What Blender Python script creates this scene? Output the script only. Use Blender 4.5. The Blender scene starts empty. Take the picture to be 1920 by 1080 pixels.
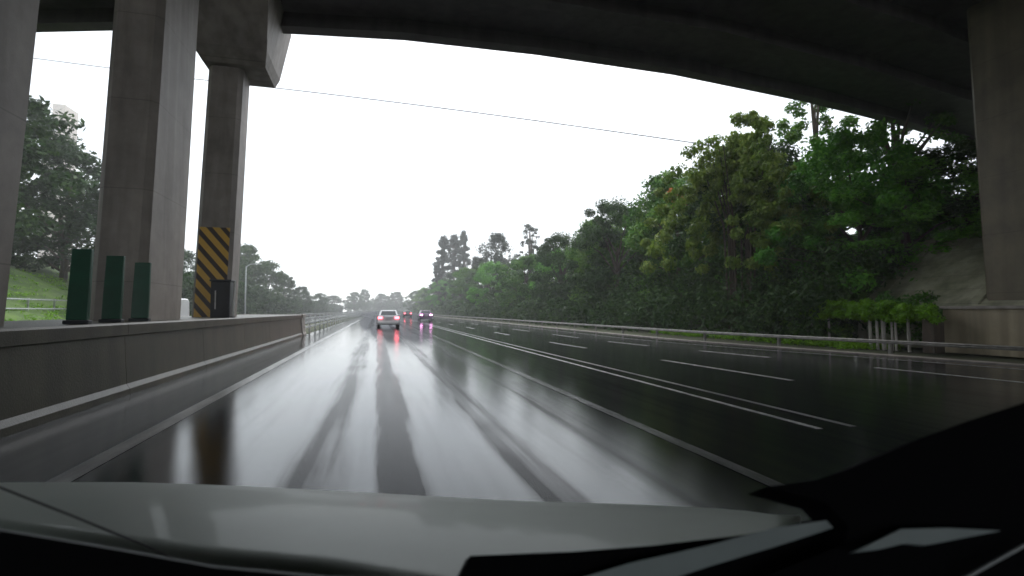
import bpy, math, random
import numpy as np
from mathutils import Vector
R = math.radians
rnd = random.Random(7)
C = bpy.context.scene.collection
S = bpy.context.scene

# ------------------------------------------------------------------ camera, sky, sun, exposure
CAMH = 1.4
F = 960.0                       # focal length in photograph pixels (1920 wide)
YAW = math.atan((960 - 706) / F)
PITCH = math.atan((583 - 540) / F)
cam_d = bpy.data.cameras.new('camera'); cam = bpy.data.objects.new('camera', cam_d); C.objects.link(cam)
cam_d.sensor_width = 36; cam_d.lens = 18.0; cam_d.clip_start = 0.05; cam_d.clip_end = 6000
cam.location = (0, 0, CAMH); cam.rotation_euler = (R(90) + PITCH, 0, -YAW)
S.camera = cam
cam_d.dof.use_dof = True; cam_d.dof.focus_distance = 4.0; cam_d.dof.aperture_fstop = 2.8

SUN_EL, SUN_AZ = 48, 20         # azimuth from +Y (ahead) towards +X
w = bpy.data.worlds.new('World'); S.world = w; w.use_nodes = True
nt = w.node_tree; nt.nodes.clear()
sky = nt.nodes.new('ShaderNodeTexSky'); sky.sky_type = 'NISHITA'; sky.sun_disc = False
sky.sun_elevation = R(SUN_EL); sky.sun_rotation = R(SUN_AZ); sky.dust_density = 1.5; sky.air_density = 1.0
hs = nt.nodes.new('ShaderNodeHueSaturation'); hs.inputs['Saturation'].default_value = 0.42
bg = nt.nodes.new('ShaderNodeBackground'); bg.inputs[1].default_value = 0.15
wo = nt.nodes.new('ShaderNodeOutputWorld')
nt.links.new(sky.outputs[0], hs.inputs['Color'])
ov = nt.nodes.new('ShaderNodeMix'); ov.data_type = 'RGBA'; ov.inputs[0].default_value = .6    # even cloud layer over the sky
cn = nt.nodes.new('ShaderNodeTexNoise'); cn.inputs['Scale'].default_value = 2.2; cn.inputs['Detail'].default_value = 5
ccr = nt.nodes.new('ShaderNodeValToRGB'); ccr.color_ramp.elements[0].position = .3; ccr.color_ramp.elements[1].position = .7
ccr.color_ramp.elements[0].color = (.74, .79, .86, 1); ccr.color_ramp.elements[1].color = (.93, .98, 1, 1)
cmul = nt.nodes.new('ShaderNodeVectorMath'); cmul.operation = 'SCALE'; cmul.inputs['Scale'].default_value = 9.5
nt.links.new(cn.outputs['Fac'], ccr.inputs[0]); nt.links.new(ccr.outputs[0], cmul.inputs[0])
nt.links.new(hs.outputs[0], ov.inputs[6]); nt.links.new(cmul.outputs[0], ov.inputs[7])
nt.links.new(ov.outputs[2], bg.inputs[0]); nt.links.new(bg.outputs[0], wo.inputs[0])
sl = bpy.data.lights.new('sun', 'SUN'); sl.energy = 0.9; sl.angle = R(25); sl.color = (1, .97, .93)
so = bpy.data.objects.new('sun', sl); C.objects.link(so); so.rotation_euler = (-R(90 - SUN_EL), 0, -R(SUN_AZ))
S.view_settings.view_transform = 'Standard'; S.view_settings.look = 'None'
S.view_settings.exposure = 0.7; S.view_settings.gamma = 1
S.cycles.use_denoising = True
S.cycles.max_bounces = 8; S.cycles.volume_bounces = 3

# ------------------------------------------------------------------ measuring: photograph pixel -> point in the place
fw = Vector((math.sin(YAW) * math.cos(PITCH), math.cos(YAW) * math.cos(PITCH), math.sin(PITCH)))
rt = Vector((math.cos(YAW), -math.sin(YAW), 0)); upv = rt.cross(fw)
def ray(px, py): return fw + rt * ((px - 960) / F) - upv * ((py - 540) / F)
def at_z(px, py, z):
    d = ray(px, py); t = (z - CAMH) / d.z; return Vector((0, 0, CAMH)) + d * t
def at_x(px, py, x):
    d = ray(px, py); t = x / d.x; return Vector((0, 0, CAMH)) + d * t
def at_d(px, py, dep): return Vector((0, 0, CAMH)) + ray(px, py) * dep

# ------------------------------------------------------------------ materials
def new_mat(name):
    m = bpy.data.materials.new(name); m.use_nodes = True
    return m, m.node_tree, m.node_tree.nodes['Principled BSDF']
def N(t, kind, **kw):
    n = t.nodes.new(kind)
    for k, v in kw.items():
        if k in n.inputs.keys(): n.inputs[k].default_value = v
        else: setattr(n, k, v)
    return n
def mat(name, c1, c2=None, rough=.7, scale=3, bump=0, metal=0, stretch=(1, 1, 1), spec=.5, emit=None, es=0, coat=0, rough2=None, bscale=None):
    m, t, p = new_mat(name)
    c2 = c2 or tuple(x * .7 for x in c1)
    tc = N(t, 'ShaderNodeTexCoord'); mp = N(t, 'ShaderNodeMapping'); mp.inputs['Scale'].default_value = stretch
    t.links.new(tc.outputs['Object'], mp.inputs['Vector'])
    no = N(t, 'ShaderNodeTexNoise', Scale=scale, Detail=6.0, Roughness=.62)
    t.links.new(mp.outputs[0], no.inputs['Vector'])
    cr = N(t, 'ShaderNodeValToRGB'); cr.color_ramp.elements[0].position = .34; cr.color_ramp.elements[1].position = .66
    cr.color_ramp.elements[0].color = (*c1, 1); cr.color_ramp.elements[1].color = (*c2, 1)
    t.links.new(no.outputs['Fac'], cr.inputs[0]); t.links.new(cr.outputs[0], p.inputs['Base Color'])
    p.inputs['Roughness'].default_value = rough; p.inputs['Metallic'].default_value = metal
    p.inputs['Specular IOR Level'].default_value = spec; p.inputs['Coat Weight'].default_value = coat
    p.inputs['Coat Roughness'].default_value = .08
    if rough2 is not None:
        mr = N(t, 'ShaderNodeMapRange'); mr.inputs['From Min'].default_value = .35; mr.inputs['From Max'].default_value = .65
        mr.inputs['To Min'].default_value = rough; mr.inputs['To Max'].default_value = rough2
        t.links.new(no.outputs['Fac'], mr.inputs[0]); t.links.new(mr.outputs[0], p.inputs['Roughness'])
    if bump:
        n2 = N(t, 'ShaderNodeTexNoise', Scale=bscale or scale * 6, Detail=5.0)
        t.links.new(mp.outputs[0], n2.inputs['Vector'])
        b = N(t, 'ShaderNodeBump', Strength=bump, Distance=.03)
        t.links.new(n2.outputs['Fac'], b.inputs['Height']); t.links.new(b.outputs[0], p.inputs['Normal'])
    if emit:
        p.inputs['Emission Color'].default_value = (*emit, 1); p.inputs['Emission Strength'].default_value = es
    return m

def leaf_mat(name, c1, c2, c3=None, trans=.25, rough=.45, scale=.5):
    m, t, p = new_mat(name)
    g = N(t, 'ShaderNodeNewGeometry'); oi = N(t, 'ShaderNodeObjectInfo')
    tc = N(t, 'ShaderNodeTexCoord'); no = N(t, 'ShaderNodeTexNoise', Scale=scale, Detail=3.0)
    t.links.new(tc.outputs['Object'], no.inputs['Vector'])
    a = N(t, 'ShaderNodeMath', operation='MULTIPLY_ADD'); a.inputs[1].default_value = .4
    t.links.new(g.outputs['Random Per Island'], a.inputs[0]); t.links.new(no.outputs['Fac'], a.inputs[2])
    b = N(t, 'ShaderNodeMath', operation='MULTIPLY_ADD'); b.inputs[1].default_value = .25
    t.links.new(oi.outputs['Random'], b.inputs[0]); t.links.new(a.outputs[0], b.inputs[2])
    cr = N(t, 'ShaderNodeValToRGB'); e = cr.color_ramp.elements
    e[0].position = .45; e[0].color = (*c1, 1); e[1].position = 1.0; e[1].color = (*c2, 1)
    if c3: x = e.new(1.0); x.color = (*c3, 1); e[1].position = .85
    t.links.new(b.outputs[0], cr.inputs[0]); t.links.new(cr.outputs[0], p.inputs['Base Color'])
    p.inputs['Roughness'].default_value = rough; p.inputs['Specular IOR Level'].default_value = .12
    tr = N(t, 'ShaderNodeBsdfTranslucent'); t.links.new(cr.outputs[0], tr.inputs[0])
    mx = N(t, 'ShaderNodeMixShader'); mx.inputs[0].default_value = trans
    out = t.nodes['Material Output']
    t.links.new(p.outputs[0], mx.inputs[1]); t.links.new(tr.outputs[0], mx.inputs[2]); t.links.new(mx.outputs[0], out.inputs[0])
    return m

def wet_road_mat(name, tracks=True):
    m, t, p = new_mat(name)
    g = N(t, 'ShaderNodeNewGeometry'); sp = N(t, 'ShaderNodeSeparateXYZ'); t.links.new(g.outputs['Position'], sp.inputs[0])
    mp = N(t, 'ShaderNodeMapping'); mp.inputs['Scale'].default_value = (1, .07, 1); t.links.new(g.outputs['Position'], mp.inputs[0])
    ns = N(t, 'ShaderNodeTexNoise', Scale=2.2, Detail=5.0, Roughness=.6); t.links.new(mp.outputs[0], ns.inputs['Vector'])
    ng = N(t, 'ShaderNodeTexNoise', Scale=.35, Detail=4.0); t.links.new(g.outputs['Position'], ng.inputs['Vector'])
    nf = N(t, 'ShaderNodeTexNoise', Scale=90.0, Detail=4.0); t.links.new(g.outputs['Position'], nf.inputs['Vector'])
    # wobble the lateral position a little so wheel tracks are not ruled lines
    wb = N(t, 'ShaderNodeMath', operation='MULTIPLY_ADD'); wb.inputs[1].default_value = .5
    t.links.new(ns.outputs['Fac'], wb.inputs[0]); t.links.new(sp.outputs[0], wb.inputs[2])
    mr = N(t, 'ShaderNodeMapRange'); mr.inputs['From Min'].default_value = -4; mr.inputs['From Max'].default_value = 16
    t.links.new(wb.outputs[0], mr.inputs[0])
    cr = N(t, 'ShaderNodeValToRGB'); e = cr.color_ramp.elements
    # value = dryness of the surface: wheel tracks have pressed the water film away
    stops = [(-4, .12), (-2.7, .2), (-2.2, .05), (-.78, .02), (-.62, .75), (-.36, .7), (-.2, .05), (-.02, .1), (.08, .95), (.34, .9), (.5, .05),
             (1.1, .0), (1.22, .75), (1.5, .7), (1.62, .05), (2.1, .1), (2.3, .6), (2.9, .3), (3.3, .35), (4.3, .55), (8, .45), (16, .35)]
    stops = stops if tracks else [(-4, .4), (16, .4)]
    for i, (x, v) in enumerate(stops):
        pos = (x + .25 + 4) / 20; pos = max(0, min(1, pos))
        el = e[i] if i < 2 else e.new(pos)
        el.position = pos; el.color = (v, v, v, 1)
    t.links.new(mr.outputs[0], cr.inputs[0])
    ad = N(t, 'ShaderNodeMath', operation='MULTIPLY_ADD'); ad.inputs[1].default_value = .5
    t.links.new(ng.outputs['Fac'], ad.inputs[0]); t.links.new(cr.outputs[0], ad.inputs[2])
    nk = N(t, 'ShaderNodeTexNoise', Scale=5.5, Detail=3.0); mk = N(t, 'ShaderNodeMapping'); mk.inputs['Scale'].default_value = (1, .035, 1)
    t.links.new(g.outputs['Position'], mk.inputs[0]); t.links.new(mk.outputs[0], nk.inputs['Vector'])
    a3 = N(t, 'ShaderNodeMath', operation='MULTIPLY_ADD'); a3.inputs[1].default_value = 1.0
    t.links.new(nk.outputs['Fac'], a3.inputs[0]); t.links.new(ad.outputs[0], a3.inputs[2])
    ad = N(t, 'ShaderNodeMath', operation='SUBTRACT'); ad.inputs[1].default_value = .5; t.links.new(a3.outputs[0], ad.inputs[0])
    r = N(t, 'ShaderNodeMapRange'); r.inputs['From Min'].default_value = .25; r.inputs['From Max'].default_value = 1.4
    r.inputs['To Min'].default_value = .045; r.inputs['To Max'].default_value = .24
    t.links.new(ad.outputs[0], r.inputs[0]); t.links.new(r.outputs[0], p.inputs['Roughness'])
    sr = N(t, 'ShaderNodeMapRange'); sr.inputs['From Min'].default_value = .25; sr.inputs['From Max'].default_value = 1.0
    sr.inputs['To Min'].default_value = .30; sr.inputs['To Max'].default_value = .03
    t.links.new(ad.outputs[0], sr.inputs[0]); t.links.new(sr.outputs[0], p.inputs['Specular IOR Level'])
    rx = N(t, 'ShaderNodeMapRange'); rx.inputs['From Min'].default_value = 2.9; rx.inputs['From Max'].default_value = 3.6
    rx.inputs['To Min'].default_value = 1; rx.inputs['To Max'].default_value = .5; t.links.new(wb.outputs[0], rx.inputs[0])
    for src, dst in ((r, 'Roughness'), (sr, 'Specular IOR Level')):
        mm = N(t, 'ShaderNodeMath', operation='MULTIPLY'); t.links.new(src.outputs[0], mm.inputs[0]); t.links.new(rx.outputs[0], mm.inputs[1])
        t.links.new(mm.outputs[0], p.inputs[dst])
    cc = N(t, 'ShaderNodeValToRGB'); cc.color_ramp.elements[0].color = (.010, .011, .013, 1); cc.color_ramp.elements[1].color = (.030, .031, .034, 1)
    cc.color_ramp.elements[0].position = .3; cc.color_ramp.elements[1].position = .7
    t.links.new(nf.outputs['Fac'], cc.inputs[0]); t.links.new(cc.outputs[0], p.inputs['Base Color'])
    p.inputs['Specular Tint'].default_value = (.74, .93, 1, 1)
    b = N(t, 'ShaderNodeBump', Strength=.10, Distance=.01); t.links.new(ns.outputs['Fac'], b.inputs['Height'])
    b2 = N(t, 'ShaderNodeBump', Strength=.14, Distance=.005); t.links.new(nf.outputs['Fac'], b2.inputs['Height'])
    t.links.new(b.outputs[0], b2.inputs['Normal']); t.links.new(b2.outputs[0], p.inputs['Normal'])
    return m

def paint_line_mat():
    m = mat('worn_white_road_paint', (.72, .72, .70), (.30, .30, .30), rough=.22, scale=5, spec=.4, bump=.2)
    return m

def stripe_mat():
    m, t, p = new_mat('yellow_black_hazard_stripes')
    tc = N(t, 'ShaderNodeTexCoord'); sp = N(t, 'ShaderNodeSeparateXYZ'); t.links.new(tc.outputs['Object'], sp.inputs[0])
    a = N(t, 'ShaderNodeMath', operation='MULTIPLY_ADD'); a.inputs[1].default_value = 1.0   # x + .9*z
    t.links.new(sp.outputs[0], a.inputs[0])
    z = N(t, 'ShaderNodeMath', operation='MULTIPLY'); z.inputs[1].default_value = .85; t.links.new(sp.outputs[2], z.inputs[0])
    t.links.new(z.outputs[0], a.inputs[2])
    md = N(t, 'ShaderNodeMath', operation='MULTIPLY'); md.inputs[1].default_value = 2.45; t.links.new(a.outputs[0], md.inputs[0])
    fr = N(t, 'ShaderNodeMath', operation='FRACT'); t.links.new(md.outputs[0], fr.inputs[0])
    gt = N(t, 'ShaderNodeMath', operation='GREATER_THAN'); gt.inputs[1].default_value = .44; t.links.new(fr.outputs[0], gt.inputs[0])
    no = N(t, 'ShaderNodeTexNoise', Scale=3.0, Detail=6.0); t.links.new(tc.outputs['Object'], no.inputs['Vector'])
    cy = N(t, 'ShaderNodeValToRGB'); cy.color_ramp.elements[0].color = (.80, .47, .06, 1); cy.color_ramp.elements[1].color = (.55, .33, .07, 1)
    t.links.new(no.outputs['Fac'], cy.inputs[0])
    mx = N(t, 'ShaderNodeMix', data_type='RGBA'); t.links.new(gt.outputs[0], mx.inputs[0])
    mx.inputs[6].default_value = (.045, .028, .022, 1); t.links.new(cy.outputs[0], mx.inputs[7])
    t.links.new(mx.outputs[2], p.inputs['Base Color']); p.inputs['Roughness'].default_value = .4
    return m

def concrete_mat(name, c1, c2, rough=.6, streak=.7, joint=2.0):
    """stained concrete: broad blotches times vertical rain streaks, plus fine grain"""
    m, t, p = new_mat(name)
    tc = N(t, 'ShaderNodeTexCoord')
    n1 = N(t, 'ShaderNodeTexNoise', Scale=.8, Detail=7.0, Roughness=.65); t.links.new(tc.outputs['Object'], n1.inputs['Vector'])
    mp = N(t, 'ShaderNodeMapping'); mp.inputs['Scale'].default_value = (1.6, 1.6, .12); t.links.new(tc.outputs['Object'], mp.inputs[0])
    n2 = N(t, 'ShaderNodeTexNoise', Scale=1.5, Detail=5.0); t.links.new(mp.outputs[0], n2.inputs['Vector'])
    c = N(t, 'ShaderNodeValToRGB'); c.color_ramp.elements[0].position = .35; c.color_ramp.elements[1].position = .65
    c.color_ramp.elements[0].color = (*c1, 1); c.color_ramp.elements[1].color = (*c2, 1); t.links.new(n1.outputs['Fac'], c.inputs[0])
    s = N(t, 'ShaderNodeValToRGB'); s.color_ramp.elements[0].position = .38; s.color_ramp.elements[1].position = .58
    s.color_ramp.elements[0].color = (streak,) * 3 + (1,); s.color_ramp.elements[1].color = (1, 1, 1, 1); t.links.new(n2.outputs['Fac'], s.inputs[0])
    mx = N(t, 'ShaderNodeMix', data_type='RGBA', blend_type='MULTIPLY'); mx.inputs[0].default_value = 1
    t.links.new(c.outputs[0], mx.inputs[6]); t.links.new(s.outputs[0], mx.inputs[7]); t.links.new(mx.outputs[2], p.inputs['Base Color'])
    sz_ = N(t, 'ShaderNodeSeparateXYZ'); t.links.new(tc.outputs['Object'], sz_.inputs[0])
    q1 = N(t, 'ShaderNodeMath', operation='MULTIPLY'); q1.inputs[1].default_value = 1 / joint; t.links.new(sz_.outputs[2], q1.inputs[0])
    q2 = N(t, 'ShaderNodeMath', operation='FRACT'); t.links.new(q1.outputs[0], q2.inputs[0])
    q3 = N(t, 'ShaderNodeMath', operation='GREATER_THAN'); q3.inputs[1].default_value = .022 / joint; t.links.new(q2.outputs[0], q3.inputs[0])
    q4 = N(t, 'ShaderNodeMapRange'); q4.inputs['To Min'].default_value = .74; t.links.new(q3.outputs[0], q4.inputs[0])
    q5 = N(t, 'ShaderNodeVectorMath', operation='SCALE'); t.links.new(mx.outputs[2], q5.inputs[0]); t.links.new(q4.outputs[0], q5.inputs['Scale'])
    t.links.new(q5.outputs[0], p.inputs['Base Color'])
    p.inputs['Roughness'].default_value = rough
    n3 = N(t, 'ShaderNodeTexNoise', Scale=35.0, Detail=4.0); t.links.new(tc.outputs['Object'], n3.inputs['Vector'])
    b = N(t, 'ShaderNodeBump', Strength=.35, Distance=.012); t.links.new(n3.outputs['Fac'], b.inputs['Height']); t.links.new(b.outputs[0], p.inputs['Normal'])
    return m

M = {}
M['road'] = wet_road_mat('wet_asphalt')
M['road2'] = wet_road_mat('wet_asphalt_opposite', False)
M['line'] = paint_line_mat()
M['line_faint'] = mat('glare_dimmed_paint', (.16, .16, .16), (.05, .05, .052), rough=.14, spec=.08, scale=4, bump=.2, stretch=(1, .2, 1))  # paint colour darkened to imitate the lane line getting lost in glare
M['line_grey'] = mat('grey_edge_paint', (.34, .34, .33), (.12, .12, .12), rough=.3, spec=.15, scale=3, bump=.2, stretch=(1, .2, 1))  # grey line paint with random mottling drawn out lengthwise
M['conc'] = concrete_mat('stained_concrete', (.36, .315, .28), (.23, .20, .18))
M['conc_dark'] = concrete_mat('shade_dark_deck_concrete', (.075, .064, .062), (.05, .041, .04))  # shade under the deck deepened by a darker concrete colour
M['conc_wet_shade'] = concrete_mat('damp_shaded_barrier_concrete', (.082, .072, .046), (.05, .044, .027), rough=.42)  # damp concrete, with the olive cast of the shadows mixed into its colour
M['conc_tan'] = concrete_mat('tan_wall_concrete', (.42, .34, .23), (.30, .25, .17))
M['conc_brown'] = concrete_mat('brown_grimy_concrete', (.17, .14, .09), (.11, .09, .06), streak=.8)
M['slope_conc'] = concrete_mat('mossy_slope_paving', (.38, .36, .26), (.17, .18, .10), joint=.55)
M['stripe'] = stripe_mat()
M['green_panel'] = mat('green_plastic', (.012, .10, .055), (.010, .06, .035), rough=.35, scale=2)
M['galv'] = mat('galvanised_steel', (.55, .56, .57), (.38, .39, .40), rough=.32, metal=.85, scale=4)
M['galv_dark'] = mat('weathered_steel_rail', (.30, .29, .27), (.17, .16, .15), rough=.5, metal=.5, scale=4)
M['dark_metal'] = mat('dark_painted_metal', (.03, .035, .045), (.02, .022, .028), rough=.4)
M['white'] = mat('white_plastic', (.75, .75, .73), (.6, .6, .58), rough=.4)
M['bark'] = mat('bark', (.09, .065, .045), (.05, .038, .03), rough=.85, scale=6, bump=.6, stretch=(1, 1, .3))
M['stake'] = mat('pale_stake_wood', (.5, .46, .42), (.36, .33, .3), rough=.7)
M['soil'] = mat('verge_ground', (.05, .075, .02), (.06, .05, .03), rough=.9, scale=1.2, bump=.5)
M['grass'] = mat('grass_slope', (.12, .20, .035), (.06, .115, .025), rough=.85, scale=.7, bump=.8, bscale=14)
M['hill'] = mat('wooded_hill', (.02, .035, .012), (.035, .05, .02), rough=.95, scale=.4, bump=1)
M['leaf_dark'] = leaf_mat('dark_broadleaf', (.012, .032, .009), (.03, .075, .016), (.055, .11, .022))
M['leaf_mid'] = leaf_mat('mid_broadleaf', (.03, .10, .015), (.08, .20, .025), (.15, .28, .04))
M['leaf_green'] = leaf_mat('fresh_green_leaf', (.04, .17, .02), (.10, .30, .03), (.17, .42, .05))
M['leaf_yellow'] = leaf_mat('yellow_green_bamboo_leaf', (.07, .14, .02), (.19, .28, .045), (.30, .38, .08), trans=.35)
M['leaf_conifer'] = leaf_mat('grey_green_needles', (.02, .032, .02), (.045, .06, .035))
M['leaf_hedge'] = leaf_mat('hedge_leaf', (.09, .22, .01), (.18, .38, .02), (.25, .46, .03))
M['bloom'] = leaf_mat('orange_bloom', (.35, .10, .03), (.5, .17, .05))
M['hood'] = mat('grey_green_car_paint', (.29, .33, .29), (.24, .28, .24), rough=.5, scale=1.2, metal=.1, coat=.12)
M['black'] = mat('black_plastic', (.003, .003, .0035), (.002, .002, .0025), rough=.9, spec=.05)
M['rubber'] = mat('rubber', (.012, .012, .013), (.008, .008, .009), rough=.6)
M['strip_grey'] = mat('grey_trim_and_reflection', (.20, .225, .22), (.15, .17, .17), rough=.4)  # cowl trim colour, shared with the sliver that imitates a reflection
M['trimlight'] = mat('bright_trim', (.55, .56, .56), (.4, .41, .41), rough=.25, metal=.6)
M['car_white'] = mat('white_car_paint', (.78, .77, .77), (.7, .69, .69), rough=.25, coat=1)
M['car_plum'] = mat('plum_car_paint', (.18, .08, .18), (.12, .05, .13), rough=.25, coat=1)
M['car_grey'] = mat('grey_car_paint', (.25, .26, .27), (.2, .2, .21), rough=.25, coat=1)
M['glass'] = mat('tinted_window', (.02, .022, .026), (.015, .017, .02), rough=.06, spec=.8)
M['tail'] = mat('lit_tail_lamp', (.5, .02, .02), (.4, .02, .02), rough=.3, emit=(1, .12, .16), es=5)
M['tail_pink'] = mat('lit_pink_lamp', (.5, .05, .3), (.4, .05, .3), rough=.3, emit=(1, .4, .85), es=6)
M['head'] = mat('lit_head_lamp', (.8, .8, .8), (.7, .7, .7), rough=.2, emit=(1, .95, .85), es=8)
M['plate'] = mat('number_plate', (.7, .7, .68), (.6, .6, .58), rough=.4)
M['tower'] = mat('beige_render', (.50, .42, .36), (.42, .36, .31), rough=.8)

# ------------------------------------------------------------------ mesh builders
class MB:
    def __init__(s): s.v = []; s.f = []
    def add(s, vs, fs):
        n = len(s.v); s.v += [tuple(v) for v in vs]; s.f += [tuple(i + n for i in f) for f in fs]; return s
    def box(s, x0, x1, y0, y1, z0, z1):
        return s.add([(x0,y0,z0),(x1,y0,z0),(x1,y1,z0),(x0,y1,z0),(x0,y0,z1),(x1,y0,z1),(x1,y1,z1),(x0,y1,z1)],
                     [(0,3,2,1),(4,5,6,7),(0,1,5,4),(1,2,6,5),(2,3,7,6),(3,0,4,7)])
    def loft(s, rings, cap=True):
        n = len(rings[0]); vs = [v for r in rings for v in r]; fs = []
        for k in range(len(rings) - 1):
            for i in range(n):
                j = (i + 1) % n
                fs.append((k*n+i, k*n+j, (k+1)*n+j, (k+1)*n+i))
        if cap: fs.append(tuple(range(n - 1, -1, -1))); fs.append(tuple((len(rings)-1)*n + i for i in range(n)))
        return s.add(vs, fs)
    def tube(s, pts, rad, n=6):
        pts = [Vector(p) for p in pts]; rings = []
        if not isinstance(rad, (list, tuple)): rad = [rad] * len(pts)
        for i, p in enumerate(pts):
            d = (pts[min(i+1, len(pts)-1)] - pts[max(i-1, 0)]).normalized()
            a = d.cross(Vector((0, 0, 1)));
            if a.length < .1: a = d.cross(Vector((1, 0, 0)))
            a.normalize(); b = d.cross(a)
            rings.append([p + (a * math.cos(2*math.pi*k/n) + b * math.sin(2*math.pi*k/n)) * rad[i] for k in range(n)])
        return s.loft(rings)
    def sweep(s, prof, path):
        """profile (u sideways, z up) along a path of (x, y, z) in plan"""
        rings = []
        for i, p in enumerate(path):
            a = Vector(path[max(i-1, 0)]); b = Vector(path[min(i+1, len(path)-1)]); d = (b - a); d.z = 0; d.normalize()
            side = Vector((d.y, -d.x, 0))
            rings.append([Vector(p) + side * u + Vector((0, 0, z)) for u, z in prof])
        return s.loft(rings)
def origin(o):
    v = Vector((0, 0, 0))
    while o is not None: v += o.location; o = o.parent
    return v
def obj(name, mb, m, parent=None, bevel=0, smooth=False, loc=None):
    me = bpy.data.meshes.new(name)
    off = origin(parent)
    if loc is not None: off = off + Vector(loc) if parent else Vector(loc)
    me.from_pydata([tuple(Vector(v) - off) for v in mb.v], [], mb.f); me.validate(); me.update()
    me.materials.append(m)
    if smooth: me.polygons.foreach_set('use_smooth', [True] * len(me.polygons))
    o = bpy.data.objects.new(name, me); C.objects.link(o); o.parent = parent
    if loc is not None: o.location = Vector(loc)
    if bevel:
        b = o.modifiers.new('bevel', 'BEVEL'); b.width = bevel; b.segments = 2; b.limit_method = 'ANGLE'
    return o
def tag(o, label=None, cat=None, group=None, kind=None):
    for k, v in (('label', label), ('category', cat), ('group', group), ('kind', kind)):
        if v: o[k] = v
    return o
def thing(name, label, cat, loc=(0, 0, 0), group=None):
    o = bpy.data.objects.new(name, None); C.objects.link(o); o.location = loc; o.empty_display_size = .3
    return tag(o, label, cat, group)
def struct(name, mb, m): return tag(obj(name, mb, m), kind='structure')
def dup(root, loc, rotz=0, scale=None, label=None, group=None):
    r = root.copy(); C.objects.link(r); r.location = loc; r.rotation_euler = (0, 0, rotz)
    if scale: r.scale = scale
    if label: r['label'] = label
    if group: r['group'] = group
    for ch in list(root.children):
        c = ch.copy(); C.objects.link(c); c.parent = r
        for g in ch.children:
            d = g.copy(); C.objects.link(d); d.parent = c
    return r

# ------------------------------------------------------------------ ground, roads, markings
def sheet(x0, x1, y0, y1, z): return MB().add([(x0,y0,z),(x1,y0,z),(x1,y1,z),(x0,y1,z)], [(0,1,2,3)])
struct('ground', sheet(-255, 255, -85, 605, -.06), M['soil'])
# right road edge widens towards the camera (the start of a slip lane)
def edge_x(y, base, near):       # base far away, near close to the car
    t = max(0, min(1, (24 - y) / 20)); return base + (near - base) * t * t * (3 - 2 * t)
ys = [-40, 0, 3, 6, 9, 12, 15, 18, 21, 25, 40, 100, 600]
road = MB(); n = len(ys)
road.add([(-4.05, y, 0) for y in ys] + [(edge_x(y, 14.0, 16.4), y, 0) for y in ys], [(i, i+n, i+n+1, i+1) for i in range(n-1)])
struct('road', road, M['road'])
struct('opposite_road', sheet(-20, -7.3, -40, 600, 0.0), M['road2'])
def strip(path, wdt, z=.004):
    mb = MB(); k = len(path)
    mb.add([(x - wdt/2, y, z) for x, y in path] + [(x + wdt/2, y, z) for x, y in path], [(i, i+k, i+k+1, i+1) for i in range(k-1)])
    return mb
def solid(name, xf, wdt, y0=-5, y1=600, m='line'):
    yy = [y for y in [y0, 0, 2, 4, 6.01, 8, 10, 12, 14, 16, 18, 20, 24, 30, 50, 100, 200, 400, y1] if y0 <= y <= y1]
    return struct(name, strip([(xf(y), y) for y in yy], wdt), M[m])
solid('edge_line', lambda y: -2.5, .2, m='line_grey')
solid('lane_line', lambda y: 3.12, .15, m='line_faint')
solid('double_line', lambda y: edge_x(y, 5.0, 5.1), .10, y0=5)
solid('double_line', lambda y: edge_x(y, 5.4, 5.6), .10, y0=5, m='line_grey')
solid('outer_edge_line', lambda y: edge_x(y, 12.3, 15.4), .12)
def dashes(name, xf, wdt, segs):
    mb = MB()
    for y0, y1 in segs:
        yy = np.linspace(y0, y1, 5)
        p = strip([(xf(y), float(y)) for y in yy], wdt); mb.add(p.v, p.f)
    return struct(name, mb, M['line'])
dashes('dashed_lane_line', lambda y: edge_x(y, 7.5, 8.2), .15, [(y, y + 4.5) for y in (-1.2, 8.6)] + [(13.0 + 5.5*k + 5.0, 16.8 + 5.5*k*1.0 + 5.0) for k in range(0, 40, 2)])
dashes('dashed_slip_line', lambda y: edge_x(y, 10.2, 12.4), .18, [(5.0, 10.0), (13.0, 15.8), (18.6, 21.6), (25, 29)] + [(34 + 9*k, 38.5 + 9*k) for k in range(25)])
dashes('opposite_lane_line', lambda y: -12.5, .15, [(10 + 12*k, 15 + 12*k) for k in range(30)])

# ------------------------------------------------------------------ wooded rises on both sides, grass slope at left
def terrain(name, xs, zs, yy, m, jit=.6, seed=1):
    r2 = random.Random(seed); mb = MB(); vs = []; nx = len(xs)
    for y in yy:
        for i, x in enumerate(xs):
            j = 0 if i == 0 else jit
            vs.append((x + r2.uniform(-j, j), y, zs[i] + r2.uniform(-j, j) * (0 if i == 0 else 1)))
    fs = [(a*nx+i, a*nx+i+1, (a+1)*nx+i+1, (a+1)*nx+i) for a in range(len(yy)-1) for i in range(nx-1)]
    mb.add(vs, fs); o = struct(name, mb, m); o.data.polygons.foreach_set('use_smooth', [True]*len(fs)); return o
terrain('hill', [20.5, 23, 27, 33, 50, 120], [-.08, 1.2, 4.5, 7.5, 9, 9], list(range(20, 700, 8)), M['hill'])
terrain('grass_slope', [-20.3, -21.5, -24.5, -30, -36, -60, -150], [-.08, .5, 1.7, 4.6, 7.0, 8, 8], list(range(-10, 120, 4)), M['grass'], .25, 3)

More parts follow.
